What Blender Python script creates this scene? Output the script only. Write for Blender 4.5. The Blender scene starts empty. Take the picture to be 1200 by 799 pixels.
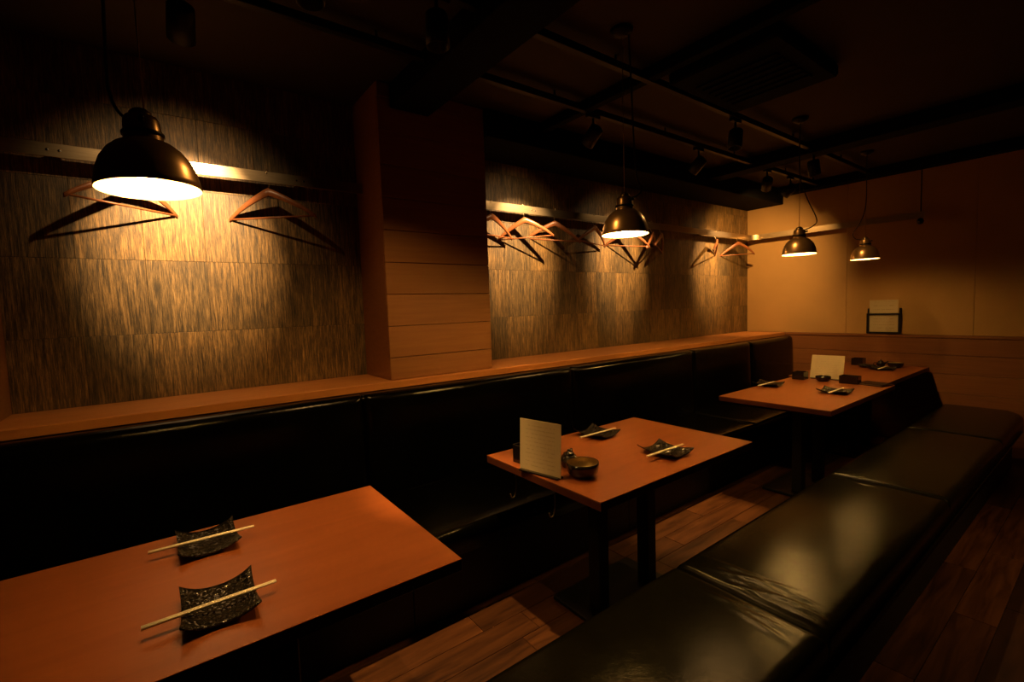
import bpy, bmesh, math, random
from mathutils import Vector, Matrix
from math import sin, cos, pi, radians

S = bpy.context.scene
C = S.collection
random.seed(7)

# ------------------------------------------------------------------ camera
yaw, pitch, roll, FPX, CAMH = 0.930115, -0.070718, -0.033606, 547.507, 1.34594
cam = bpy.data.objects.new('camera', bpy.data.cameras.new('camera'))
C.objects.link(cam)
fw = Vector((-sin(yaw)*cos(pitch), cos(yaw)*cos(pitch), sin(pitch)))
rt = Vector((cos(yaw), sin(yaw), 0.0))
up = rt.cross(fw)
r2 = cos(roll)*rt + sin(roll)*up
u2 = cos(roll)*up - sin(roll)*rt
M = Matrix.Identity(4)
for i in range(3):
    M[i][0] = r2[i]; M[i][1] = u2[i]; M[i][2] = -fw[i]
M[2][3] = CAMH
cam.matrix_world = M
cam.data.sensor_fit = 'HORIZONTAL'; cam.data.sensor_width = 36.0
cam.data.lens = FPX*36.0/1200.0
cam.data.clip_start = 0.02; cam.data.clip_end = 50
S.camera = cam

# ------------------------------------------------------------------ world, exposure
W = bpy.data.worlds.new('night'); S.world = W; W.use_nodes = True
bg = W.node_tree.nodes['Background']
bg.inputs[0].default_value = (1.0, 0.6, 0.3, 1); bg.inputs[1].default_value = 0.0
S.view_settings.view_transform = 'Standard'
S.view_settings.look = 'None'
S.view_settings.exposure = 2.0
S.view_settings.gamma = 1.0
S.view_settings.use_curve_mapping = False

# lamp settings used by the lamp builders below
WALL_SPOT_W = 80.0
GAP_SPOT_W = 34.0
TABLE_SPOT_W = 16.0
AISLE_SPOT_W = 9.0
BULB = 112.0
SPOT_COL = (1.0, 0.52, 0.15)
WALL_SPOT_COL = (1.0, 0.62, 0.28)
BULB_COL = (1.0, 0.52, 0.13)

# ------------------------------------------------------------------ materials
def mat(name, col=(0.5,0.5,0.5), rough=0.5, metal=0.0, spec=0.5, build=None):
    m = bpy.data.materials.new(name); m.use_nodes = True
    nt = m.node_tree; b = nt.nodes['Principled BSDF']
    b.inputs['Base Color'].default_value = (*col, 1)
    b.inputs['Roughness'].default_value = rough
    b.inputs['Metallic'].default_value = metal
    b.inputs['Specular IOR Level'].default_value = spec
    if build: build(nt, b)
    return m
def N(nt, t, **kw):
    n = nt.nodes.new(t)
    for k, v in kw.items(): setattr(n, k, v)
    return n
def ramp(nt, src, stops):
    r = N(nt, 'ShaderNodeValToRGB'); e = r.color_ramp.elements
    while len(e) < len(stops): e.new(0.5)
    for k, (p, c) in enumerate(stops):
        e[k].position = p; e[k].color = (*c, 1) if len(c) == 3 else c
    nt.links.new(src, r.inputs[0]); return r
def coords(nt, scale, kind='Position', per_object=0.0):
    L = nt.links
    if kind == 'Position': src = N(nt, 'ShaderNodeNewGeometry').outputs['Position']
    else: src = N(nt, 'ShaderNodeTexCoord').outputs[kind]
    mp = N(nt, 'ShaderNodeMapping'); mp.inputs['Scale'].default_value = scale
    L.new(src, mp.inputs['Vector'])
    if per_object:
        oi = N(nt, 'ShaderNodeObjectInfo'); mu = N(nt, 'ShaderNodeVectorMath', operation='SCALE')
        cb = N(nt, 'ShaderNodeCombineXYZ')
        for k in range(3): L.new(oi.outputs['Random'], cb.inputs[k])
        L.new(cb.outputs[0], mu.inputs[0]); mu.inputs['Scale'].default_value = per_object
        L.new(mu.outputs[0], mp.inputs['Location'])
    return mp.outputs[0]
def noise(nt, vec, scale, detail=4, rough=0.55, dist=0.0):
    n = N(nt, 'ShaderNodeTexNoise'); n.inputs['Scale'].default_value = scale
    n.inputs['Detail'].default_value = detail; n.inputs['Roughness'].default_value = rough
    n.inputs['Distortion'].default_value = dist
    nt.links.new(vec, n.inputs['Vector']); return n.outputs['Fac']
def bump(nt, b, fac, strength, dist=0.01):
    n = N(nt, 'ShaderNodeBump'); n.inputs['Strength'].default_value = strength; n.inputs['Distance'].default_value = dist
    nt.links.new(fac, n.inputs['Height']); nt.links.new(n.outputs[0], b.inputs['Normal'])
def mixcol(nt, f, a, b_, mode='MIX'):
    m = N(nt, 'ShaderNodeMix', data_type='RGBA', blend_type=mode)
    if isinstance(f, float): m.inputs[0].default_value = f
    else: nt.links.new(f, m.inputs[0])
    for k, x in ((6, a), (7, b_)):
        if isinstance(x, tuple): m.inputs[k].default_value = (*x, 1)
        else: nt.links.new(x, m.inputs[k])
    return m.outputs[2]

def wood(name, dark, light, scale, rough=0.4, vary=0.35, bmp=0.08, spec=0.4, per_object=5.0):
    def f(nt, b):
        v = coords(nt, scale, 'Position', per_object)
        g = noise(nt, v, 3.0, 6, 0.6, 0.6)
        r = ramp(nt, g, [(0.3, dark), (0.7, light)])
        oi = N(nt, 'ShaderNodeObjectInfo')
        t = ramp(nt, oi.outputs['Random'], [(0.0, (1-vary,)*3), (1.0, (1.0,)*3)])
        nt.links.new(mixcol(nt, 1.0, r.outputs[0], t.outputs[0], 'MULTIPLY'), b.inputs['Base Color'])
        bump(nt, b, g, bmp, 0.004)
    return mat(name, rough=rough, spec=spec, build=f)

MAT = {}
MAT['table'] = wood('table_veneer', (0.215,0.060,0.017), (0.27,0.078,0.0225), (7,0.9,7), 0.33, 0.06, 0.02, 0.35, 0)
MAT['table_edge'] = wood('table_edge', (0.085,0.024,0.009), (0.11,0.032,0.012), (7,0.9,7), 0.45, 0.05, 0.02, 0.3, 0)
MAT['ledge'] = wood('ledge_wood', (0.44,0.172,0.048), (0.56,0.225,0.064), (14,0.9,14), 0.42, 0.08, 0.03, 0.35, 0)
MAT['clad'] = wood('cladding_wood', (0.28,0.118,0.036), (0.365,0.158,0.049), (6,0.8,22), 0.5, 0.12, 0.03)
MAT['wainscot'] = wood('wainscot_wood', (0.21,0.078,0.026), (0.27,0.103,0.035), (0.8,6,22), 0.5, 0.12, 0.03)
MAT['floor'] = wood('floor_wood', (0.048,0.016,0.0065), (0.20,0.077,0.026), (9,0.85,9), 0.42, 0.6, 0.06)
MAT['floor_shaded'] = wood('floor_wood_shaded', (0.03,0.012,0.007), (0.09,0.036,0.017), (9,0.85,9), 0.45, 0.5, 0.05)
MAT['hanger'] = wood('hanger_wood', (0.22,0.072,0.024), (0.30,0.105,0.036), (12,12,3), 0.35, 0.15, 0.02)
MAT['plaster'] = mat('cream_panel', rough=0.75, build=lambda nt, b: (
    nt.links.new(ramp(nt, noise(nt, coords(nt, (1,1,1), 'Position', 3), 3.0, 5), [(0.3,(0.40,0.235,0.08)),(0.7,(0.45,0.265,0.09))]).outputs[0], b.inputs['Base Color']),
    bump(nt, b, noise(nt, coords(nt, (1,1,1)), 60.0, 3), 0.05, 0.002)))
def bark(nt, b):
    L = nt.links
    v = coords(nt, (1,1.0,0.045), 'Position', 9.0)
    fine = noise(nt, v, 330.0, 4, 0.8, 0.0)
    mid = noise(nt, coords(nt, (1,1,0.07), 'Position', 9.0), 95.0, 5, 0.75, 0.1)
    big = noise(nt, coords(nt, (1,1,0.25), 'Position', 9.0), 6.0, 3, 0.6)
    m1 = N(nt, 'ShaderNodeMath', operation='MULTIPLY_ADD'); L.new(fine, m1.inputs[0]); m1.inputs[1].default_value = 0.52
    m2 = N(nt, 'ShaderNodeMath', operation='MULTIPLY'); L.new(mid, m2.inputs[0]); m2.inputs[1].default_value = 0.48
    L.new(m2.outputs[0], m1.inputs[2])
    r = ramp(nt, m1.outputs[0], [(0.37,(0.022,0.018,0.012)),(0.47,(0.10,0.070,0.030)),(0.54,(0.24,0.155,0.055)),(0.66,(0.50,0.33,0.13))])
    oi = N(nt, 'ShaderNodeObjectInfo')
    t = ramp(nt, oi.outputs['Random'], [(0.0,(0.62,0.62,0.66)),(0.5,(0.9,0.82,0.75)),(1.0,(1.1,1.0,0.9))])
    c = mixcol(nt, 1.0, r.outputs[0], t.outputs[0], 'MULTIPLY')
    t2 = ramp(nt, big, [(0.3,(0.62,0.62,0.62)),(0.65,(1.1,1.05,1.0))])
    L.new(mixcol(nt, 1.0, c, t2.outputs[0], 'MULTIPLY'), b.inputs['Base Color'])
    bump(nt, b, m1.outputs[0], 0.5, 0.004)
MAT['bark'] = mat('streaked_bark_tile', rough=0.48, spec=0.5, build=bark)
MAT['backing'] = mat('dark_backing', (0.02,0.014,0.01), 0.8)
MAT['ceiling'] = mat('ceiling_board', rough=0.8, build=lambda nt, b:
    nt.links.new(ramp(nt, noise(nt, coords(nt,(1,1,1)), 2.0, 4), [(0.3,(0.025,0.0155,0.0075)),(0.7,(0.037,0.022,0.0105))]).outputs[0], b.inputs['Base Color']))
MAT['black_paint'] = mat('black_paint', (0.004,0.0035,0.003), 0.85, 0.0, 0.1)
MAT['black_metal'] = mat('black_metal', (0.006,0.005,0.0045), 0.45, 0.0, 0.3)
MAT['dark_wall'] = mat('dark_wall', (0.035,0.022,0.014), 0.8)
def leather(nt, b, k=1.0):
    f = noise(nt, coords(nt, (1,1,1)), 260.0, 3, 0.6)
    g = noise(nt, coords(nt, (1,1,1)), 7.0, 4, 0.6)
    nt.links.new(ramp(nt, g, [(0.3,(0.0045*k,0.0045*k,0.0018*k)),(0.7,(0.0075*k,0.0072*k,0.0026*k))]).outputs[0], b.inputs['Base Color'])
    nt.links.new(ramp(nt, g, [(0.3,(0.165,)*3),(0.7,(0.185,)*3)]).outputs[0], b.inputs['Roughness'])
    m = N(nt, 'ShaderNodeMath', operation='MULTIPLY_ADD'); nt.links.new(g, m.inputs[0]); m.inputs[1].default_value = 3.0; nt.links.new(f, m.inputs[2])
    bump(nt, b, m.outputs[0], 0.14, 0.003)
MAT['leather'] = mat('black_green_leather', rough=0.3, spec=0.09, build=leather)
MAT['leather_black'] = mat('black_leather', rough=0.3, spec=0.18, build=lambda nt, b: leather(nt, b, 0.2))
MAT['plinth'] = mat('bench_plinth', (0.012,0.009,0.007), 0.6)
MAT['steel'] = mat('brushed_steel', rough=0.33, metal=1.0, build=lambda nt, b: (
    nt.links.new(ramp(nt, noise(nt, coords(nt,(6,6,300)), 2.0, 3), [(0.3,(0.36,0.27,0.16)),(0.7,(0.48,0.37,0.23))]).outputs[0], b.inputs['Base Color'])))
MAT['steel'].node_tree.nodes['Principled BSDF'].inputs['Anisotropic'].default_value = 0.6
MAT['screw'] = mat('bright_screw', (0.7,0.65,0.55), 0.25, 1.0)
MAT['bronze'] = mat('dark_bronze_shade', rough=0.30, metal=0.8, build=lambda nt, b:
    nt.links.new(ramp(nt, noise(nt, coords(nt,(1,1,1)), 30.0, 3), [(0.3,(0.38,0.225,0.095)),(0.7,(0.46,0.275,0.115))]).outputs[0], b.inputs['Base Color']))
MAT['brass'] = mat('aged_brass', (0.28,0.19,0.09), 0.35, 0.9)
MAT['enamel'] = mat('white_enamel', (0.85,0.82,0.74), 0.4)
MAT['cord'] = mat('dark_cord', (0.022,0.014,0.010), 0.7)
def bulbm(nt, b):
    b.inputs['Emission Color'].default_value = (*BULB_COL, 1); b.inputs['Emission Strength'].default_value = BULB
MAT['bulb'] = mat('lit_bulb', (0.9,0.85,0.7), 0.4, build=bulbm)
MAT['weak_bulb'] = mat('lit_weak_bulb', (0.9,0.85,0.7), 0.4, build=bulbm)
MAT['weak_bulb'].node_tree.nodes['Principled BSDF'].inputs['Emission Strength'].default_value = BULB*0.36
def glaze(nt, b):
    v = coords(nt, (1,1,1), 'Object')
    vo = N(nt, 'ShaderNodeTexVoronoi', feature='DISTANCE_TO_EDGE'); vo.inputs['Scale'].default_value = 85.0
    nt.links.new(v, vo.inputs['Vector'])
    r = ramp(nt, vo.outputs['Distance'], [(0.0,(1,1,1)),(0.22,(0.15,)*3),(0.5,(0,0,0))])
    nt.links.new(ramp(nt, vo.outputs['Distance'], [(0.0,(0.022,0.018,0.013)),(0.2,(0.005,0.005,0.004))]).outputs[0], b.inputs['Base Color'])
    bump(nt, b, r.outputs[0], 0.5, 0.003)
MAT['glaze'] = mat('black_lace_glaze', rough=0.13, spec=0.35, build=glaze)
MAT['black_gloss'] = mat('black_lacquer', (0.010,0.008,0.007), 0.18, 0, 0.6)
MAT['bowl_inside'] = mat('bronze_glaze', (0.50,0.36,0.17), 0.3, 0.8, 0.5)
MAT['chop'] = wood('pale_chopstick', (0.88,0.80,0.60), (0.96,0.90,0.72), (30,3,30), 0.5, 0.08, 0.02, 0.3)
def paper(lines, ax):
    # paper with faint printed lines: rows of small dashes in the sheet's own coordinates
    def f(nt, b):
        L = nt.links
        tc = N(nt, 'ShaderNodeTexCoord'); sp = N(nt, 'ShaderNodeSeparateXYZ'); L.new(tc.outputs['Generated'], sp.inputs[0])
        def mth(op, a, bb=None, c=None):
            n = N(nt, 'ShaderNodeMath', operation=op)
            for k, x in enumerate((a, bb, c)):
                if x is None: continue
                if isinstance(x, (int, float)): n.inputs[k].default_value = x
                else: L.new(x, n.inputs[k])
            return n.outputs[0]
        z = sp.outputs['Z']; x = sp.outputs[ax]
        row = mth('FRACT', mth('MULTIPLY', z, float(lines)))
        band = mth('MULTIPLY', mth('GREATER_THAN', row, 0.42), mth('LESS_THAN', row, 0.66))
        cb = N(nt, 'ShaderNodeCombineXYZ'); L.new(x, cb.inputs[0]); L.new(mth('FLOOR', mth('MULTIPLY', z, float(lines))), cb.inputs[1])
        mp = N(nt, 'ShaderNodeMapping'); mp.inputs['Scale'].default_value = (26,3.7,1); L.new(cb.outputs[0], mp.inputs[0])
        n = noise(nt, mp.outputs[0], 1.0, 2)
        ink = mth('MULTIPLY', band, mth('GREATER_THAN', n, 0.47))
        ins = mth('MULTIPLY', mth('GREATER_THAN', x, 0.14), mth('LESS_THAN', x, 0.86))
        ins2 = mth('MULTIPLY', mth('GREATER_THAN', z, 0.10), mth('LESS_THAN', z, 0.92))
        k = mth('MULTIPLY', mth('MULTIPLY', ink, mth('MULTIPLY', ins, ins2)), 0.32)
        L.new(mixcol(nt, k, (0.50,0.42,0.27), (0.15,0.10,0.06)), b.inputs['Base Color'])
    return mat('printed_card', rough=0.7, build=f)
MAT['menu'] = paper(13, 'X')
MAT['notice'] = paper(6, 'X')

# ------------------------------------------------------------------ helpers
def tag(o, label=None, cat=None, group=None, kind=None):
    if label: o['label'] = label
    if cat: o['category'] = cat
    if group: o['group'] = group
    if kind: o['kind'] = kind
    return o
def obj(name, bm, m, parent=None, smooth=False, loc=None):
    if isinstance(bm, bmesh.types.BMesh):
        me = bpy.data.meshes.new(name)
        bmesh.ops.recalc_face_normals(bm, faces=bm.faces); bm.to_mesh(me); bm.free()
    else: me = bm
    if smooth:
        for p in me.polygons: p.use_smooth = True
    if m and not me.materials: me.materials.append(MAT[m])
    o = bpy.data.objects.new(name, me); C.objects.link(o)
    if parent: o.parent = parent
    if loc: o.location = loc
    return o
def empty(name, loc=(0,0,0), rz=0.0):
    o = bpy.data.objects.new(name, None); C.objects.link(o)
    o.location = loc; o.rotation_euler = (0,0,rz); o.empty_display_size = 0.05
    return o
def children(o): return [c for c in bpy.data.objects if c.parent == o]
def copy_tree(o, parent=None):
    c = o.copy(); C.objects.link(c); c.parent = parent
    for ch in children(o): copy_tree(ch, c)
    return c
def box(x0,x1,y0,y1,z0,z1, bev=0.0, bm=None, seg=1):
    own = bm is None
    if own: bm = bmesh.new()
    vs = [bm.verts.new((x,y,z)) for x in (x0,x1) for y in (y0,y1) for z in (z0,z1)]
    idx = [(0,1,3,2),(4,6,7,5),(0,4,5,1),(2,3,7,6),(0,2,6,4),(1,5,7,3)]
    fs = [bm.faces.new([vs[i] for i in q]) for q in idx]
    if bev:
        es = list({e for f in fs for e in f.edges})
        bmesh.ops.bevel(bm, geom=es, offset=bev, segments=seg, profile=0.5, affect='EDGES')
    return bm
def lathe(profile, n=32, bm=None, cx=0, cy=0, cap=False):
    if bm is None: bm = bmesh.new()
    rings = []
    for r, z in profile:
        if r < 1e-6: rings.append([bm.verts.new((cx,cy,z))])
        else: rings.append([bm.verts.new((cx+r*cos(2*pi*k/n), cy+r*sin(2*pi*k/n), z)) for k in range(n)])
    for a, b in zip(rings, rings[1:]):
        for k in range(n):
            q = [a[k % len(a)], a[(k+1) % len(a)], b[(k+1) % len(b)], b[k % len(b)]]
            u = []
            for v in q:
                if v not in u: u.append(v)
            if len(u) > 2: bm.faces.new(u)
    if cap:
        for rg in (rings[0], rings[-1]):
            if len(rg) > 2: bm.faces.new(rg)
    return bm
def smooth_path(pts, n=8):
    P = [Vector(p) for p in pts]; out = []
    Q = [2*P[0]-P[1]] + P + [2*P[-1]-P[-2]]
    for i in range(1, len(Q)-2):
        p0,p1,p2,p3 = Q[i-1:i+3]
        for k in range(n):
            t = k/n
            out.append(0.5*((2*p1)+(p2-p0)*t+(2*p0-5*p1+4*p2-p3)*t*t+(3*p1-p0-3*p2+p3)*t**3))
    out.append(P[-1]); return out
def tube(pts, r, n=8, bm=None):
    if bm is None: bm = bmesh.new()
    P = [Vector(p) for p in pts]; rings = []
    for i, p in enumerate(P):
        d = (P[min(i+1,len(P)-1)]-P[max(i-1,0)]).normalized()
        a = Vector((0,0,1)) if abs(d.z) < 0.9 else Vector((1,0,0))
        u = d.cross(a).normalized(); v = d.cross(u)
        rr = r[i] if isinstance(r, (list,tuple)) else r
        rings.append([bm.verts.new(p+rr*(cos(2*pi*k/n)*u+sin(2*pi*k/n)*v)) for k in range(n)])
    for a, b in zip(rings, rings[1:]):
        for k in range(n): bm.faces.new((a[k],a[(k+1)%n],b[(k+1)%n],b[k]))
    bm.faces.new(rings[0]); bm.faces.new(rings[-1]); return bm

# ------------------------------------------------------------------ room
AX, BY, ZL, ZC = -2.719, 5.45, 0.983, 2.52          # left wall x, back wall y, ledge top z, ceiling z
PY0, PY1, PX = 0.950, 1.600, -2.355                 # wood-clad pillar
XR, YF = 1.7, -1.5                                  # right wall, front wall

floor = tag(obj('floor', box(AX-0.1,XR+0.1,YF-0.1,BY+0.1,-0.12,-0.008), 'backing'), 'dark brown mixed wood plank floor', kind='structure')
pw = 0.13; x = -1.85; row = 0
while x < 0.62:
    y = -0.9 - random.random()*0.8
    while y < BY:
        ln = random.choice((0.75,0.9,1.05))
        a, b = max(y, -0.9), min(y+ln, BY-0.002)
        if b-a > 0.05:
            dz = random.uniform(-0.0006,0.0006)
            obj('floor_plank', box(x+0.0012,x+pw-0.0012,a+0.0012,b-0.0012,-0.008,dz,0.001), 'floor_shaded' if x > -0.33 else 'floor', floor)  # outer aisle rows: shade on the floor put into the plank colour
        y += ln
    x += pw; row += 1

ceiling = tag(obj('ceiling', box(AX-0.1,XR+0.1,YF-0.1,BY+0.1,ZC,ZC+0.1), 'ceiling'), 'dark brown painted ceiling', kind='structure')
wl = tag(obj('wall_left', box(AX-0.12,AX-0.004,YF,BY+0.1,0,ZC), 'backing'), 'long wall faced with dark streaked bark tiles', kind='structure')
# streaked tiles, each one a piece
tw = 0.235
rows = [(ZL,1.283),(1.283,1.618),(1.618,1.953),(1.953,2.288),(2.288,ZC-0.001)]
tile_mesh = {}
for (ya, yb, ph) in ((-0.512, PY0, 0.0), (PY1, BY, 0.08)):
    for (za, zb) in rows:
        y = ya - ph
        while y < yb - 0.001:
            a, b = max(y, ya), min(y+tw, yb)
            if b-a > 0.01:
                key = (round(b-a,3), round(zb-za,3))
                if key not in tile_mesh:
                    w, hh = key
                    bm = box(-0.004,0.0,0.0005,w-0.0005,0.0005,hh-0.0005,0.0008)
                    tile_mesh[key] = None
                    t = obj('wall_tile', bm, 'bark', wl); tile_mesh[key] = t.data
                else: t = obj('wall_tile', tile_mesh[key], None, wl)
                t.location = (AX + random.uniform(0,0.0016), a, za)
            y += tw
# wall below the ledge is hidden behind the bench backs

wb = tag(obj('wall_back', box(AX-0.12,XR+0.1,BY+0.012,BY+0.12,0,ZC), 'backing'), 'far end wall of cream panels above a wood wainscot', kind='structure')
xs = [AX, -1.735, -0.82, 0.09, 1.0, XR]
for a, b in zip(xs, xs[1:]):
    obj('wall_panel', box(a+0.001,b-0.001,BY,BY+0.012,ZL,ZC,0.001), 'plaster', wb)
zs = [0.0,0.15,0.315,0.48,0.645,0.81,0.957]
for a, b in zip(zs, zs[1:]):
    for xa, xb_ in ((-2.3,-0.1),(-0.1,XR)):
        obj('wainscot_board', box(xa+0.001,xb_-0.001,BY-0.018,BY+0.012,a+0.001,b-0.001,0.0025), 'wainscot', wb)
obj('wainscot_cap', box(-2.3,XR,BY-0.026,BY+0.005,0.957,ZL,0.003), 'wainscot', wb)
tag(obj('wall_right', box(XR,XR+0.1,YF,BY+0.1,0,ZC), 'dark_wall'), 'dark wall along the aisle', kind='structure')
tag(obj('wall_front', box(AX-0.1,XR+0.1,YF-0.1,YF,0,ZC), 'dark_wall'), 'dark wall behind the near table', kind='structure')

# wood-clad pillars that stand proud of the tiled wall
def pillar(y0, y1, label):
    p = tag(obj('wall_pillar', box(AX-0.004,PX-0.016,y0+0.016,y1-0.016,ZL-0.002,ZC), 'backing'), label, kind='structure')
    z = ZL; zt = ZL+0.118
    while z < ZC-0.01:
        t = min(zt, ZC)
        obj('cladding_board', box(PX-0.016,PX,y0,y1,z+0.0012,t-0.0012,0.0025), 'clad', p)
        z = t; zt = t+0.168
    for ya, yb in ((y0, y0+0.016), (y1-0.016, y1)):
        obj('side_panel', box(AX-0.003,PX-0.0165,ya,yb,ZL,ZC,0.001), 'clad', p)
    return p
pillar(PY0, PY1, 'square wood-clad pillar standing between the two tiled wall fields')
pillar(-1.45, -0.512, 'square wood-clad pillar at the near end of the tiled wall')

# ledge on top of the bench backs; its front follows the slightly bowed bench line
FR = [(-1.5,-2.335),(-0.45,-2.330),(0.75,-2.325),(2.4,-2.285),(BY-0.02,-2.295)]
def xb(y):
    for (a, xa), (b, xc) in zip(FR, FR[1:]):
        if y <= b: return xa + (xc-xa)*max(0,(y-a))/(b-a)
    return FR[-1][1]
bm = bmesh.new(); rings = []
ys = [YF+0.002, -0.45, 0.0, 0.4, 0.75, 1.5, 2.2, 2.9, 3.6, 4.3, 5.0, BY-0.027]
for y in ys:
    xf = xb(y)
    rings.append([bm.verts.new((px,y,pz)) for px, pz in ((AX-0.003,ZL-0.036),(xf,ZL-0.036),(xf,ZL-0.003),(xf-0.003,ZL),(AX-0.003,ZL))])
for a, b in zip(rings, rings[1:]):
    for k in range(5): bm.faces.new((a[k],a[(k+1)%5],b[(k+1)%5],b[k]))
bm.faces.new(rings[0]); bm.faces.new(rings[-1])
tag(obj('trim_1', bm, 'ledge'), 'continuous orange wood ledge along the tiled wall above the black bench backs', kind='structure')

# ceiling beams, ducts and tracks (all painted black)
def beam(x0,x1,y0,y1,z0,label):
    return tag(obj('ceiling_beam', box(x0,x1,y0,y1,z0,ZC-0.0005,0.004), 'black_paint'), label, kind='structure')
beam(AX+0.002,-2.33,PY1+0.002,BY-0.002,2.36,'black boxed beam along the top of the tiled wall')
beam(AX+0.002,XR,1.02,1.24,2.40,'broad black ceiling beam crossing above the pillar')
beam(-2.33,XR,3.98,4.14,2.43,'narrow black ceiling beam crossing above the joined tables')
beam(-2.33,XR,2.02,2.07,2.46,'thin black ceiling batten crossing above the middle table')
beam(-2.33,XR,5.32,BY-0.002,2.44,'black beam along the top of the far end wall')

def track(name, x, label):
    t = empty(name, (x, 0, ZC)); tag(t, label, 'lighting track', 'lighting tracks under the ceiling')
    obj('rail', box(-0.016,0.016,-0.5,5.3,-0.034-0.03,-0.03,0.002), 'black_metal', t)
    for y in (-0.4,0.8,1.8,2.8,3.7,4.6,5.2):
        obj('hanger_rod', tube([(0,y,-0.032),(0,y,0.0)],0.006,8), 'black_metal', t)
    return t
TZ = ZC-0.064
track('lighting_track', -1.95, 'thin black lighting track under the ceiling, the one nearer the tiled wall')
track('lighting_track', -1.52, 'thin black lighting track under the ceiling above the tables')

ac = empty('ceiling_air_conditioner', (-1.22, 2.50, ZC)); tag(ac, 'dark square ceiling air conditioner grille behind the middle pendant lamp', 'air conditioner')
obj('casing', box(-0.27,0.27,-0.33,0.33,-0.06,0.0,0.01), 'black_paint', ac)
for k in range(7):
    obj('slat', box(-0.2,0.2,-0.19+k*0.06,-0.16+k*0.06,-0.068,-0.0595,0.002), 'black_paint', ac)

def spotlight(x, y, target, watts, half, blend, label, col=SPOT_COL, group=None, spill=0.0, spill_half=44):
    s = empty('ceiling_spotlight', (x,y,TZ)); tag(s, label, 'spotlight', group)
    obj('adapter', box(-0.014,0.014,-0.05,0.05,-0.022,0.0,0.003), 'black_metal', s)
    d = (Vector(target)-Vector((x,y,TZ-0.10))).normalized()
    q = Vector((0,0,1)).rotation_difference(d)
    obj('stem', tube([(0,0,-0.02),(0,0,-0.085)],0.007,8), 'black_metal', s)
    h = obj('head', lathe([(0.0,-0.045),(0.034,-0.045),(0.040,-0.038),(0.042,0.07),(0.038,0.07),(0.034,0.02),(0.0,0.018)],24), 'black_metal', s, True)
    h.rotation_mode = 'QUATERNION'; h.rotation_quaternion = q; h.location = (0,0,-0.11)
    # the beam, and (for the wall washers) the weaker spill round it
    for w, hf in ((watts, half),) + (((watts*spill, spill_half),) if spill else ()):
        ld = bpy.data.lights.new('spot_beam','SPOT'); ld.energy = w; ld.color = col
        ld.spot_size = 2*radians(hf); ld.spot_blend = blend; ld.shadow_soft_size = 0.012
        lo = bpy.data.objects.new('spot_beam', ld); C.objects.link(lo); lo.parent = s
        lo.location = Vector((0,0,-0.11)) + d*0.075
        lo.rotation_mode = 'QUATERNION'; lo.rotation_quaternion = Vector((0,0,-1)).rotation_difference(d)
    return s
for y, w, nm in ((0.12,1.0,'tiles behind the nearest pendant lamp'),(2.10,0.68,'tiles just past the pillar'),(3.20,0.58,'tiles behind the middle pendant lamp'),(4.70,0.42,'far end of the tiles')):
    spotlight(-1.95, y, (AX, y, 1.76), WALL_SPOT_W*w, 26, 1.0, 'small black ceiling spotlight aimed at the '+nm, WALL_SPOT_COL, 'spotlights on the wall side track', 0.045)
spotlight(-1.95, 4.25, (-2.75,BY,1.50), 26, 46, 1.0, 'small black ceiling spotlight aimed into the far corner of the end wall', group='spotlights on the wall side track')
for y, t, nm in ((0.85,0.85,'near and middle'),(2.90,2.56,'middle and third')):
    spotlight(-1.52, y, (-1.52,t,0), GAP_SPOT_W, 14, 0.6, 'small black spotlight aimed down between the '+nm+' tables', SPOT_COL, 'spotlights on the table side track', 0.20, 64)
spotlight(-1.52, 0.42, (-1.42,0.5,0.7), TABLE_SPOT_W*0.75, 30, 1.0, 'small black spotlight above the near table', group='spotlights on the table side track')
spotlight(-1.52, 4.06, (-1.42,4.35,0.7), TABLE_SPOT_W*0.36, 58, 1.0, 'small black spotlight above the joint of the third and far tables', group='spotlights on the table side track')
spotlight(0.32, 3.0, (-0.40,3.0,0), AISLE_SPOT_W, 34, 1.0, 'small black spotlight over the aisle right of the padded bench')

# ------------------------------------------------------------------ coat rail and hangers
RX, RZ0, RZ1 = AX+0.10, 2.008, 2.062
def wall_bracket(root, y):
    obj('bracket', box(AX-0.001,RX-0.003,y-0.012,y+0.012,2.02,2.05,0.002), 'steel', root)
    for dy in (-0.018, 0.018):
        obj('screw', lathe([(0.0,0.0),(0.005,0.0),(0.005,0.002),(0.0,0.003)],10), 'screw', root, loc=(RX+0.003,y+dy,2.035)).rotation_euler = (0,pi/2,0)
r1 = empty('coat_rail', (0,0,0)); tag(r1, 'flat steel coat rail on the tiles behind the nearest pendant lamp', 'coat rail')
obj('bar', box(RX-0.003,RX+0.003,-0.508,PY0-0.004,RZ0,RZ1,0.001), 'steel', r1)
for y in (-0.3, 0.62): wall_bracket(r1, y)
r2 = empty('coat_rail', (0,0,0)); tag(r2, 'long flat steel coat rail running past the pillar and turning the far corner', 'coat rail')
bm = bmesh.new(); pts = [(RX, PY1+0.004)]
RB = BY-0.11; rc = 0.10
pts.append((RX, RB-rc))
for k in range(1,9):
    t = pi/2*k/8; pts.append((RX+rc-rc*cos(t), RB-rc+rc*sin(t)))
pts.append((-1.13, RB)); prev = None
for i, (px, py) in enumerate(pts):
    a = Vector(pts[max(i-1,0)]); b = Vector(pts[min(i+1,len(pts)-1)]); d = (b-a).normalized(); n = Vector((d.y,-d.x))*0.003
    ring = [bm.verts.new((px+s*n.x, py+s*n.y, z)) for s, z in ((-1,RZ0),(1,RZ0),(1,RZ1),(-1,RZ1))]
    if prev:
        for k in range(4): bm.faces.new((prev[k],prev[(k+1)%4],ring[(k+1)%4],ring[k]))
    else: bm.faces.new(ring)
    prev = ring
bm.faces.new(prev)
obj('bar', bm, 'steel', r2)
for y in (2.18, 3.25, 4.45): wall_bracket(r2, y)
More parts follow.
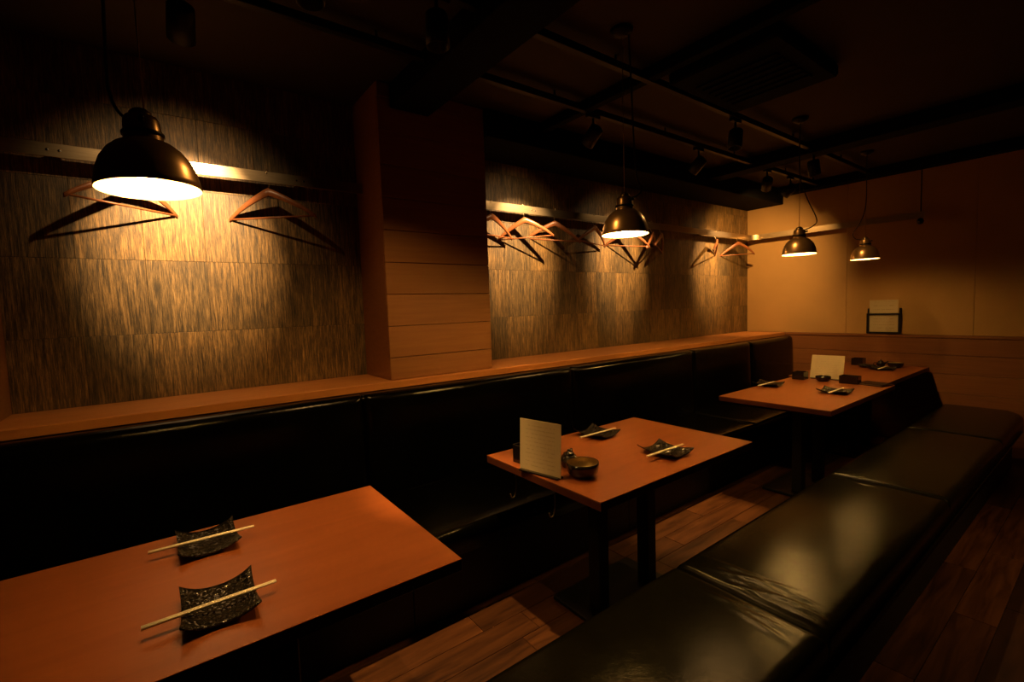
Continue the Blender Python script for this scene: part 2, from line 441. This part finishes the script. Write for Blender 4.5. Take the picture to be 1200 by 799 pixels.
obj('hanging_rod', tube([(-1.16,RB+0.008,RZ0),(-1.16,RB+0.008,2.441)],0.0045,8), 'black_metal', r2, True)
obj('end_knob', lathe([(0,-0.055),(0.018,-0.05),(0.026,-0.03),(0.02,-0.008),(0.008,0.0),(0.0,0.002)],16), 'black_gloss', r2, True, (-1.16,RB,RZ0-0.001))

def make_hanger():
    t = empty('coat_hanger')
    # shoulders: a swept flat arch, apex at the origin, thicker in the middle
    bm = bmesh.new(); prev = None; n = 22
    for i in range(n+1):
        u = -1+2*i/n; xx = 0.205*u
        zt = -0.125*abs(u)**1.12 - 0.004*(1-abs(u)) - 0.012*abs(u)**5
        hh = 0.040 - 0.019*abs(u); w = 0.0085 - 0.002*abs(u); yy = 0.030*abs(u)**2 - 0.010
        ring = [bm.verts.new(p) for p in ((xx,yy-w,zt-0.004),(xx,yy-w*0.5,zt),(xx,yy+w*0.5,zt),(xx,yy+w,zt-0.004),(xx,yy+w,zt-hh+0.004),(xx,yy,zt-hh),(xx,yy-w,zt-hh+0.004))]
        if prev:
            for k in range(7): bm.faces.new((prev[k],prev[(k+1)%7],ring[(k+1)%7],ring[k]))
        else: bm.faces.new(ring)
        prev = ring
    bm.faces.new(prev)
    obj('shoulder', bm, 'hanger', t, True)
    obj('trouser_bar', tube([(-0.196,0.016,-0.143),(0.196,0.016,-0.143)],0.0048,8), 'hanger', t, True)
    hk = smooth_path([(0,-0.004,-0.012),(0,0.010,0.012),(0,0.016,0.05),(0,0.014,0.080),(0,0.005,0.088),(0,-0.003,0.083),(0,-0.004,0.070)],5)
    obj('hook', tube(hk,0.0019,6), 'steel', t, True)
    return t
H0 = make_hanger()
HANG = [  # y along the rail, yaw of the far end out from the wall (degrees), tilt, label
    (-0.075,-27, 3,'dark wooden coat hanger half hidden behind the nearest pendant lamp'),
    (0.470, 27,-3,'wooden coat hanger alone right of the nearest pendant lamp'),
    (1.81, -6, 2,'wooden coat hanger at the pillar edge, partly hidden by the pillar'),
    (2.09, 30,-4,'pale lit wooden coat hanger second from the pillar'),
    (2.38,  30, 4,'wooden coat hanger third from the pillar under the bright tiles'),
    (2.80, -12, 2,'wooden coat hanger alone left of the middle pendant lamp'),
    (3.22,  28, 2,'wooden coat hanger directly below and behind the middle pendant lamp'),
    (3.54, -28,-5,'reddish wooden coat hanger right of the middle pendant lamp, nearer the lamp'),
    (3.67,  -28, 4,'reddish wooden coat hanger right of the middle pendant lamp, farther from the lamp'),
    (4.60, -28, 3,'wooden coat hanger second from the far corner of the rail'),
    (5.03,  28,-3,'wooden coat hanger nearest the far corner of the rail'),
]
for i, (y, yw, tilt, lb) in enumerate(HANG):
    h = H0 if i == 0 else copy_tree(H0)
    h.location = (RX+0.006, y, RZ0-0.026)
    h.rotation_mode = 'XYZ'
    h.rotation_euler = (0, radians(tilt), radians(90 - yw))
    tag(h, lb, 'coat hanger', 'wooden hangers on the coat rails')

# ------------------------------------------------------------------ upholstery
def cushion(fu, u0,u1,v0,v1, depth, r, nu, nv, extra=None):
    """pad with rounded edges: grid over (u,v), fu(u,v,w) -> point; w=0 outer skin, -depth the back"""
    def knots(a,b,n):
        e = [a+r*t for t in (0,0.12,0.3,0.6,1.0)]
        m = [a+r+(b-a-2*r)*k/n for k in range(1,n)]
        return e + m + [b-r*t for t in (1.0,0.6,0.3,0.12,0)]
    us, vs = knots(u0,u1,nu), knots(v0,v1,nv)
    bm = bmesh.new(); g = []
    def drop(d):
        if d >= r: return 0.0
        return r - math.sqrt(max(0.0, r*r-(r-d)**2))
    for u in us:
        line = []
        for v in vs:
            w = -min(depth, math.hypot(drop(min(u-u0,u1-u)), drop(min(v-v0,v1-v))))
            du = (u-u0)/(u1-u0); dv = (v-v0)/(v1-v0)
            w += 0.010*(16*du*(1-du)*dv*(1-dv))**0.5
            if extra: w += extra(u,v)
            line.append(bm.verts.new(fu(u,v,w)))
        g.append(line)
    for i in range(len(us)-1):
        for j in range(len(vs)-1): bm.faces.new((g[i][j],g[i+1][j],g[i+1][j+1],g[i][j+1]))
    loop = [(i,0) for i in range(len(us))]+[(len(us)-1,j) for j in range(1,len(vs))]+[(i,len(vs)-1) for i in range(len(us)-2,-1,-1)]+[(0,j) for j in range(len(vs)-2,0,-1)]
    back = []
    for i, j in loop: back.append(bm.verts.new(fu(us[i],vs[j],-depth)))
    for k in range(len(loop)):
        i,j = loop[k]; i2,j2 = loop[(k+1)%len(loop)]; kk = (k+1)%len(loop)
        bm.faces.new((g[i][j],back[k],back[kk],g[i2][j2]))
    bm.faces.new(back)
    return bm

# long wall bench
wbch = empty('banquette_bench', (0,0,0)); tag(wbch, 'long black leather banquette with high back along the tiled wall', 'bench')
JY = [-1.45,-0.62,0.76,2.14,3.52,4.50,BY-0.022]
for a, b in zip(JY, JY[1:]):
    obj('backrest_cushion', cushion(lambda u,v,w: (xb(v)+0.085+w+0.03*(0.95-u), v, u), 0.40,0.945, a,b, 0.11,0.038,8,16), 'leather_black', wbch, True)
    obj('seat_cushion', cushion(lambda u,v,w: (u, v, 0.416+w), -2.30,-1.685, a,b, 0.11,0.028,8,16), 'leather_black', wbch, True)
    obj('plinth', box(-2.30,-1.765,a+0.001,b-0.001,0.0,0.307,0.003), 'plinth', wbch)
    obj('back_board', box(-2.70,-2.42,a+0.001,b-0.001,0.0,ZL-0.037,0.003), 'plinth', wbch)
for y in JY[1:-1]:
    obj('button', lathe([(0.009,-0.001),(0.009,0.002),(0.006,0.005),(0.0,0.006)],12), 'black_gloss', wbch, True, (xb(y)+0.070,y,0.925)).rotation_euler = (0,pi/2,0)

# free-standing bench on the aisle
fb = empty('padded_bench', (0,0,0)); tag(fb, 'low backless black leather bench along the aisle side of the tables', 'bench')
BJ = [-0.55,0.02,1.40,2.77,4.14,5.24]
rnd = random.Random(3)
WR = []
for k in range(20):
    WR.append((rnd.uniform(-0.82,-0.53), 1.40+rnd.choice((-1,1))*rnd.uniform(0.03,0.13), rnd.uniform(0.05,0.13), rnd.uniform(-0.5,0.5), rnd.uniform(0.0012,0.0034), rnd.uniform(0.006,0.012)))
for k in range(8):
    WR.append((rnd.uniform(-0.92,-0.7), 2.77+rnd.choice((-1,1))*rnd.uniform(0.02,0.07), rnd.uniform(0.05,0.12), rnd.uniform(-0.3,0.3), rnd.uniform(0.001,0.0025), rnd.uniform(0.006,0.012)))
def wrinkle(u, v):
    s = 0.0
    for (cx, cy, ln, sk, am, wd) in WR:
        a = (u-cx)/ln
        if abs(a) < 2.0:
            d = (v-cy-sk*(u-cx))/wd
            if abs(d) < 4: s += am*math.exp(-a*a*1.5)*(math.exp(-d*d)-0.45*math.exp(-(d-1.6)**2))
    return s
for a, b in zip(BJ, BJ[1:]):
    sx = (lambda v: 0.0)
    def fu(u,v,w):
        # the far end of the last pad is rounded off at its aisle corner
        e = max(0.0, v-5.02)/0.22
        return (u - (0.11*e*e*max(0,(u+0.955)/0.48)), v, 0.420+w)
    obj('seat_cushion', cushion(fu, -0.955,-0.472, a,b, 0.11,0.030,26,150 if b > 1.3 and a < 2.8 else 30, wrinkle), 'leather', fb, True)
obj('plinth', box(-0.905,-0.535,-0.54,5.14,0.0,0.312,0.004), 'plinth', fb)
obj('piping', tube([(-0.470,y,0.312) for y in (-0.54,1,2.5,4,5.0)],0.004,8), 'leather', fb, True)

# ------------------------------------------------------------------ tables
def table(x0,x1,y0,y1,label):
    cx, cy = (x0+x1)/2, (y0+y1)/2; hx, hy = (x1-x0)/2, (y1-y0)/2
    t = empty('dining_table', (cx,cy,0)); tag(t, label, 'table', 'wooden dining tables')
    obj('table_top', box(-hx,hx,-hy,hy,0.6965,0.70,0.0008), 'table', t)
    obj('edge_band', box(-hx,hx,-hy,hy,0.668,0.6964,0.001), 'table_edge', t)
    obj('apron', box(-hx+0.03,hx-0.03,-hy+0.03,hy-0.03,0.652,0.6682,0.001), 'black_metal', t)
    for s in (-1,1):
        l = obj('leg', box(-0.032,0.032,s*0.165-0.032,s*0.165+0.032,0.02,0.656,0.004), 'black_metal', t)
    obj('base_plate', box(-0.20,0.20,-0.26,0.26,0.001,0.021,0.004), 'black_metal', t)
    return t
TX0, TX1 = -1.701, -1.03
table(TX0,TX1,-0.50,0.582,'reddish wooden table nearest the viewer, cut by the left edge of the view')
table(TX0,TX1,1.109,2.118,'reddish wooden table in the middle with the upright portrait menu')
table(-1.690,-1.022,3.005,4.185,'reddish wooden table set with the landscape menu, third from the viewer')
table(-1.745,-1.085,4.200,5.40,'reddish wooden table touching the far end wall')
hk = empty('bag_hook', (-1.52,1.109+0.02,0.655)); tag(hk, 'thin metal bag hook under the near edge of the middle table, left of two', 'hook', 'bag hooks under the middle table')
obj('wire', tube(smooth_path([(0,0,0.0),(0,0,-0.05),(0,-0.008,-0.085),(0,-0.022,-0.09),(0,-0.03,-0.072)],5),0.0025,6), 'steel', hk, True)
h2 = copy_tree(hk); h2.location.x = -1.28; tag(h2, 'thin metal bag hook under the near edge of the middle table, right of two', 'hook')

# ------------------------------------------------------------------ tableware
def plate_mesh(lx, ly):
    bm = bmesh.new(); n = 14; lay = []
    for side in (0,1):
        g = []
        for i in range(n+1):
            line = []
            for j in range(n+1):
                u = -1+2*i/n; v = -1+2*j/n
                z = 0.004 + 0.024*abs(v)**2.2*(0.65+0.35*u*u) + 0.006*u*u
                wob = 1+0.02*sin(5*u+3*v)
                line.append(bm.verts.new((lx/2*u*wob*(1-0.05*(1-v*v)*abs(u)), ly/2*v*(1-0.04*(1-u*u)), z + (0.0 if side == 0 else -0.004))))
            g.append(line)
        lay.append(g)
    for s, g in enumerate(lay):
        for i in range(n):
            for j in range(n): bm.faces.new((g[i][j],g[i+1][j],g[i+1][j+1],g[i][j+1]))
    T, B = lay
    per = [(i,0) for i in range(n)]+[(n,j) for j in range(n)]+[(i,n) for i in range(n,0,-1)]+[(0,j) for j in range(n,0,-1)]
    for k in range(len(per)):
        a, b = per[k], per[(k+1)%len(per)]
        bm.faces.new((T[a[0]][a[1]],T[b[0]][b[1]],B[b[0]][b[1]],B[a[0]][a[1]]))
    return bm
def plate(x,y,rz,label,src=[]):
    if not src:
        o = obj('small_plate', plate_mesh(0.180,0.146), 'glaze', None, True); src.append(o)
    else:
        o = src[0].copy(); C.objects.link(o)
    o.location = (x,y,0.7005); o.rotation_euler = (0,0,rz)
    return tag(o, label, 'plate', 'black lace-edged plates')
def chops(x,y,rz,label,src=[],z=0.7245):
    if not src:
        t = empty('chopsticks')
        for s in (-1,1):
            obj('stick', tube([(s*0.0031,-0.125,0),(s*0.0031,0.125,0)],[0.0034,0.0024],6), 'chop', t, True)
        src.append(t)
    else: t = copy_tree(src[0])
    t.location = (x,y,z); t.rotation_euler = (0,0,rz)
    return tag(t, label, 'chopsticks', 'pairs of pale chopsticks')
SET = [(-1.570,0.062,0.02,-1.531,0.052,-0.045,'on the near table, wall side'),
       (-1.205,0.060,-0.02,-1.160,0.048,0.035,'on the near table, aisle side'),
       (-1.590,1.690,0.05,-1.539,1.652,0.0,'on the middle table, wall side'),
       (-1.195,1.690,-0.05,-1.158,1.653,0.0,'on the middle table, aisle side'),
       (-1.640,3.600,0.05,-1.608,3.53,0.0,'on the third table, wall side'),
       (-1.205,3.600,0.0,-1.172,3.56,0.0,'on the third table, aisle side'),
       (-1.315,4.98,0.0,-1.286,4.95,0.0,'on the table at the far wall')]
for (px,py,pr,qx,qy,qr,w) in SET:
    plate(px,py,pr,'small black glazed plate with upturned corners '+w)
    chops(qx-(0.028 if py < 1 else 0.016),qy+(0.0 if py < 1 else 0.016),qr,'pale wooden chopsticks resting across the black plate '+w)

def menu(loc, rz, lean, w, h, label):
    t = empty('menu_card', loc, rz); tag(t, label, 'menu')
    c = obj('card', box(-w/2,w/2,-0.001,0.001,0.004,h), 'menu', t); c.rotation_euler = (lean,0,0)
    f = obj('foot', box(-w/2+0.004,w/2-0.004,-0.016,0.022,0.0,0.007,0.002), 'black_gloss', t)
    return t
menu((-1.362,1.128,0.7003), math.atan2(0.036,0.18), radians(-3), 0.200, 0.207, 'upright cream portrait menu card at the near edge of the middle table')
menu((-1.455,4.165,0.7003), 0.12, radians(-20), 0.222, 0.195, 'cream landscape menu card leaning back on the third table')

def bowl(x,y,r,h,label,inside='bowl_inside'):
    t = empty('small_bowl', (x,y,0.7003)); tag(t, label, 'bowl')
    obj('body', lathe([(0,0),(r*0.62,0),(r*0.70,0.004),(r*0.93,h*0.35),(r,h*0.8),(r*0.99,h),(r*0.955,h),(r*0.95,h*0.92)],32), 'black_gloss', t, True)
    obj('inner_glaze', lathe([(r*0.955,h*0.985),(r*0.93,h*0.75),(r*0.86,h*0.4),(r*0.55,h*0.16),(0,h*0.14)],32), inside, t, True)
    return t
bowl(-1.240,1.238,0.062,0.056,'round black bowl with bronze inside beside the portrait menu')
bowl(-1.435,4.055,0.052,0.040,'shiny black bowl in front of the landscape menu','black_gloss')
bowl(-1.275,5.21,0.058,0.046,'round black bowl at the far wall, rightmost of the group')
def pot(x,y,rz,s,label):
    t = empty('sauce_pot', (x,y,0.7003), rz); tag(t, label, 'sauce pot')
    obj('body', lathe([(0,0),(0.026*s,0),(0.034*s,0.012*s),(0.036*s,0.03*s),(0.028*s,0.046*s),(0.020*s,0.05*s)],20), 'black_gloss', t, True)
    obj('lid', lathe([(0.023*s,0.0495*s),(0.022*s,0.055*s),(0.012*s,0.060*s),(0.006*s,0.062*s),(0.008*s,0.068*s),(0.0,0.072*s)],20), 'black_gloss', t, True)
    obj('spout', tube([(0.03*s,0,0.03*s),(0.05*s,0,0.046*s),(0.058*s,0,0.056*s)],[0.010*s,0.007*s,0.005*s],8), 'black_gloss', t, True)
    obj('handle', tube(smooth_path([(-0.033*s,0,0.036*s),(-0.055*s,0,0.036*s),(-0.055*s,0,0.014*s),(-0.034*s,0,0.014*s)],5),0.0035*s,8), 'black_gloss', t, True)
    return t
pot(-1.352,1.275,2.2,1.0,'small black sauce pot behind the portrait menu and bowl')
pot(-1.385,5.22,0.4,0.9,'small black sauce pot beside the bowl at the far wall')
def caddy(x,y,rz,lx,ly,h,label):
    t = empty('cutlery_box', (x,y,0.7003), rz); tag(t, label, 'box')
    k = 0.004
    for nm, b in (('bottom',(-lx/2,lx/2,-ly/2,ly/2,0,k)),('side_panel',(-lx/2,-lx/2+k,-ly/2,ly/2,k,h)),('side_panel',(lx/2-k,lx/2,-ly/2,ly/2,k,h)),('end_panel',(-lx/2+k,lx/2-k,-ly/2,-ly/2+k,k,h)),('end_panel',(-lx/2+k,lx/2-k,ly/2-k,ly/2,k,h))):
        obj(nm, box(*b,0.001), 'black_gloss', t)
    return t
caddy(-1.520,1.195,0.1,0.075,0.10,0.075,'black open box at the wall side corner of the middle table, behind the menu')
caddy(-1.600,4.06,0.0,0.085,0.09,0.060,'black open box on the third table, wall side of the landscape menu')
caddy(-1.265,4.075,0.0,0.12,0.075,0.058,'black open box on the third table, aisle side of the landscape menu')
caddy(-1.560,5.235,0.0,0.09,0.09,0.065,'black open box against the far end wall')
mb = empty('menu_folder', (-1.125,4.11,0.7003), -0.25); tag(mb, 'black menu folder lying flat at the aisle edge of the third table', 'menu folder')
obj('cover', box(-0.085,0.085,-0.065,0.065,0.0,0.003,0.001), 'black_gloss', mb)
obj('pages', box(-0.080,0.080,-0.060,0.062,0.003,0.011,0.001), 'notice', mb)
obj('cover', box(-0.085,0.085,-0.065,0.065,0.011,0.014,0.001), 'black_gloss', mb)
dd = obj('low_dish', lathe([(0,0.0),(0.045,0.0),(0.062,0.016),(0.066,0.026),(0.062,0.026),(0.045,0.008),(0,0.006)],28), 'black_gloss', None, True)
dd.location = (-1.455,5.085,0.7003); tag(dd, 'low round black dish behind the plate on the far wall table', 'dish')

# ------------------------------------------------------------------ notice holder on the far wall
nh = empty('notice_holder', (-1.425,BY,0.985)); tag(nh, 'black wall holder with two pale printed notices above the far table', 'notice holder')
def bar(x0,x1,z0,z1): return box(x0,x1,-0.036,-0.026,z0,z1,0.001)
for nm, b in (('bottom_bar',(-0.132,0.132,0.004,0.020)),('top_bar',(-0.132,0.132,0.178,0.194)),('side_bar',(-0.132,-0.110,0.020,0.178)),('side_bar',(0.110,0.132,0.020,0.178))):
    obj(nm, bar(*b), 'black_metal', nh)
for s in (-1,1): obj('side_arm', box(s*0.121-0.006,s*0.121+0.006,-0.027,-0.0005,0.02,0.24,0.001), 'black_metal', nh)
obj('notice', box(-0.112,0.112,-0.024,-0.022,0.012,0.185), 'notice', nh)
obj('notice', box(-0.116,0.104,-0.012,-0.010,0.10,0.318), 'notice', nh)

# ------------------------------------------------------------------ pendant lamps
def pendant(x, y, z, rx, ry, cable, label, bulb='bulb'):
    K = 1.15
    t = empty('pendant_lamp', (x,y,z)); tag(t, label, 'lamp', 'dome pendant lamps over the tables')
    head = empty('lamp_head'); head.parent = t; head.rotation_euler = (rx,ry,0)
    def Z(pr): return [(r, h*K) for r, h in pr]
    out = [(0.1000,0.0),(0.1015,0.0025),(0.0995,0.012),(0.0945,0.034),(0.085,0.056),(0.071,0.074),(0.056,0.086),(0.044,0.092),(0.038,0.094)]
    obj('shade', lathe(Z(out + [(0.036,0.0915)]),48), 'bronze', head, True)
    obj('reflector', lathe(Z([(0.1000,0.0),(0.0965,0.012),(0.0915,0.033),(0.082,0.054),(0.068,0.071),(0.053,0.083),(0.036,0.0885),(0.0,0.089)]),48), 'enamel', head, True)
    obj('neck', lathe(Z([(0.0375,0.093),(0.037,0.104),(0.0345,0.132),(0.030,0.141),(0.024,0.143),(0.0,0.143)]),32), 'bronze', head, True)
    obj('collar', lathe(Z([(0.0372,0.104),(0.0405,0.105),(0.0405,0.110),(0.0365,0.111)]),32), 'black_metal', head, True)
    obj('cap', lathe(Z([(0.0215,0.1425),(0.021,0.150),(0.014,0.156),(0.006,0.159),(0.0,0.160)]),24), 'brass', head, True)
    obj('knob', tube([(0.034,0.0,0.126*K),(0.050,0.0,0.128*K)],0.006,10), 'black_metal', head, True)
    obj('socket', lathe(Z([(0.014,0.0885),(0.014,0.066),(0.0,0.066)]),20), 'black_metal', head, True)
    obj('bulb', lathe([(0.0,0.012),(0.012,0.0145),(0.021,0.022),(0.0255,0.034),(0.024,0.045),(0.016,0.060),(0.012,0.0758),(0.0,0.0759)],24), bulb, head, True)
    cable = [(a, b, h*K) for a, b, h in cable]
    top = ZC - z
    obj('wire', tube([(0,0,0.158*K),(0,0,top-0.02)],0.0016,6), 'brass', t, True)
    obj('cable', tube(smooth_path(cable + [(cable[-1][0]*0.6,cable[-1][1]*0.6,top-0.05),(0.012,0.012,top-0.012)],8),0.0035,8), 'cord', t, True)
    obj('ceiling_rose', lathe([(0.0,-0.03),(0.02,-0.028),(0.045,-0.012),(0.048,0.0),(0.0,0.0)],24), 'black_metal', t, True, (0,0,top))
    return t
d3 = Vector((rt.x,rt.y,0))
def cb(*pts): return [(rt.x*a, rt.y*a, b) for a, b in pts]
pendant(-1.37,0.000,1.644, 0.042,-0.031, cb((-0.030,0.138),(-0.055,0.150),(-0.072,0.185),(-0.075,0.26)), 'bronze dome pendant lamp over the near table, largest in view', 'weak_bulb')
pendant(-1.37,1.665,1.652, 0.0,0.0, cb((0.030,0.138),(0.06,0.148),(0.075,0.175),(0.05,0.26)), 'bronze dome pendant lamp over the middle table')
pendant(-1.37,3.44,1.638, 0.0,0.0, cb((0.030,0.138),(0.09,0.160),(0.115,0.20),(0.05,0.32),(0.0,0.46)), 'bronze dome pendant lamp over the third table, left of the two small ones')
pendant(-1.37,4.70,1.650, 0.0,0.0, cb((-0.030,0.138),(-0.085,0.150),(-0.10,0.19),(-0.04,0.27),(0.0,0.40)), 'bronze dome pendant lamp over the far wall table, smallest in view', 'weak_bulb')
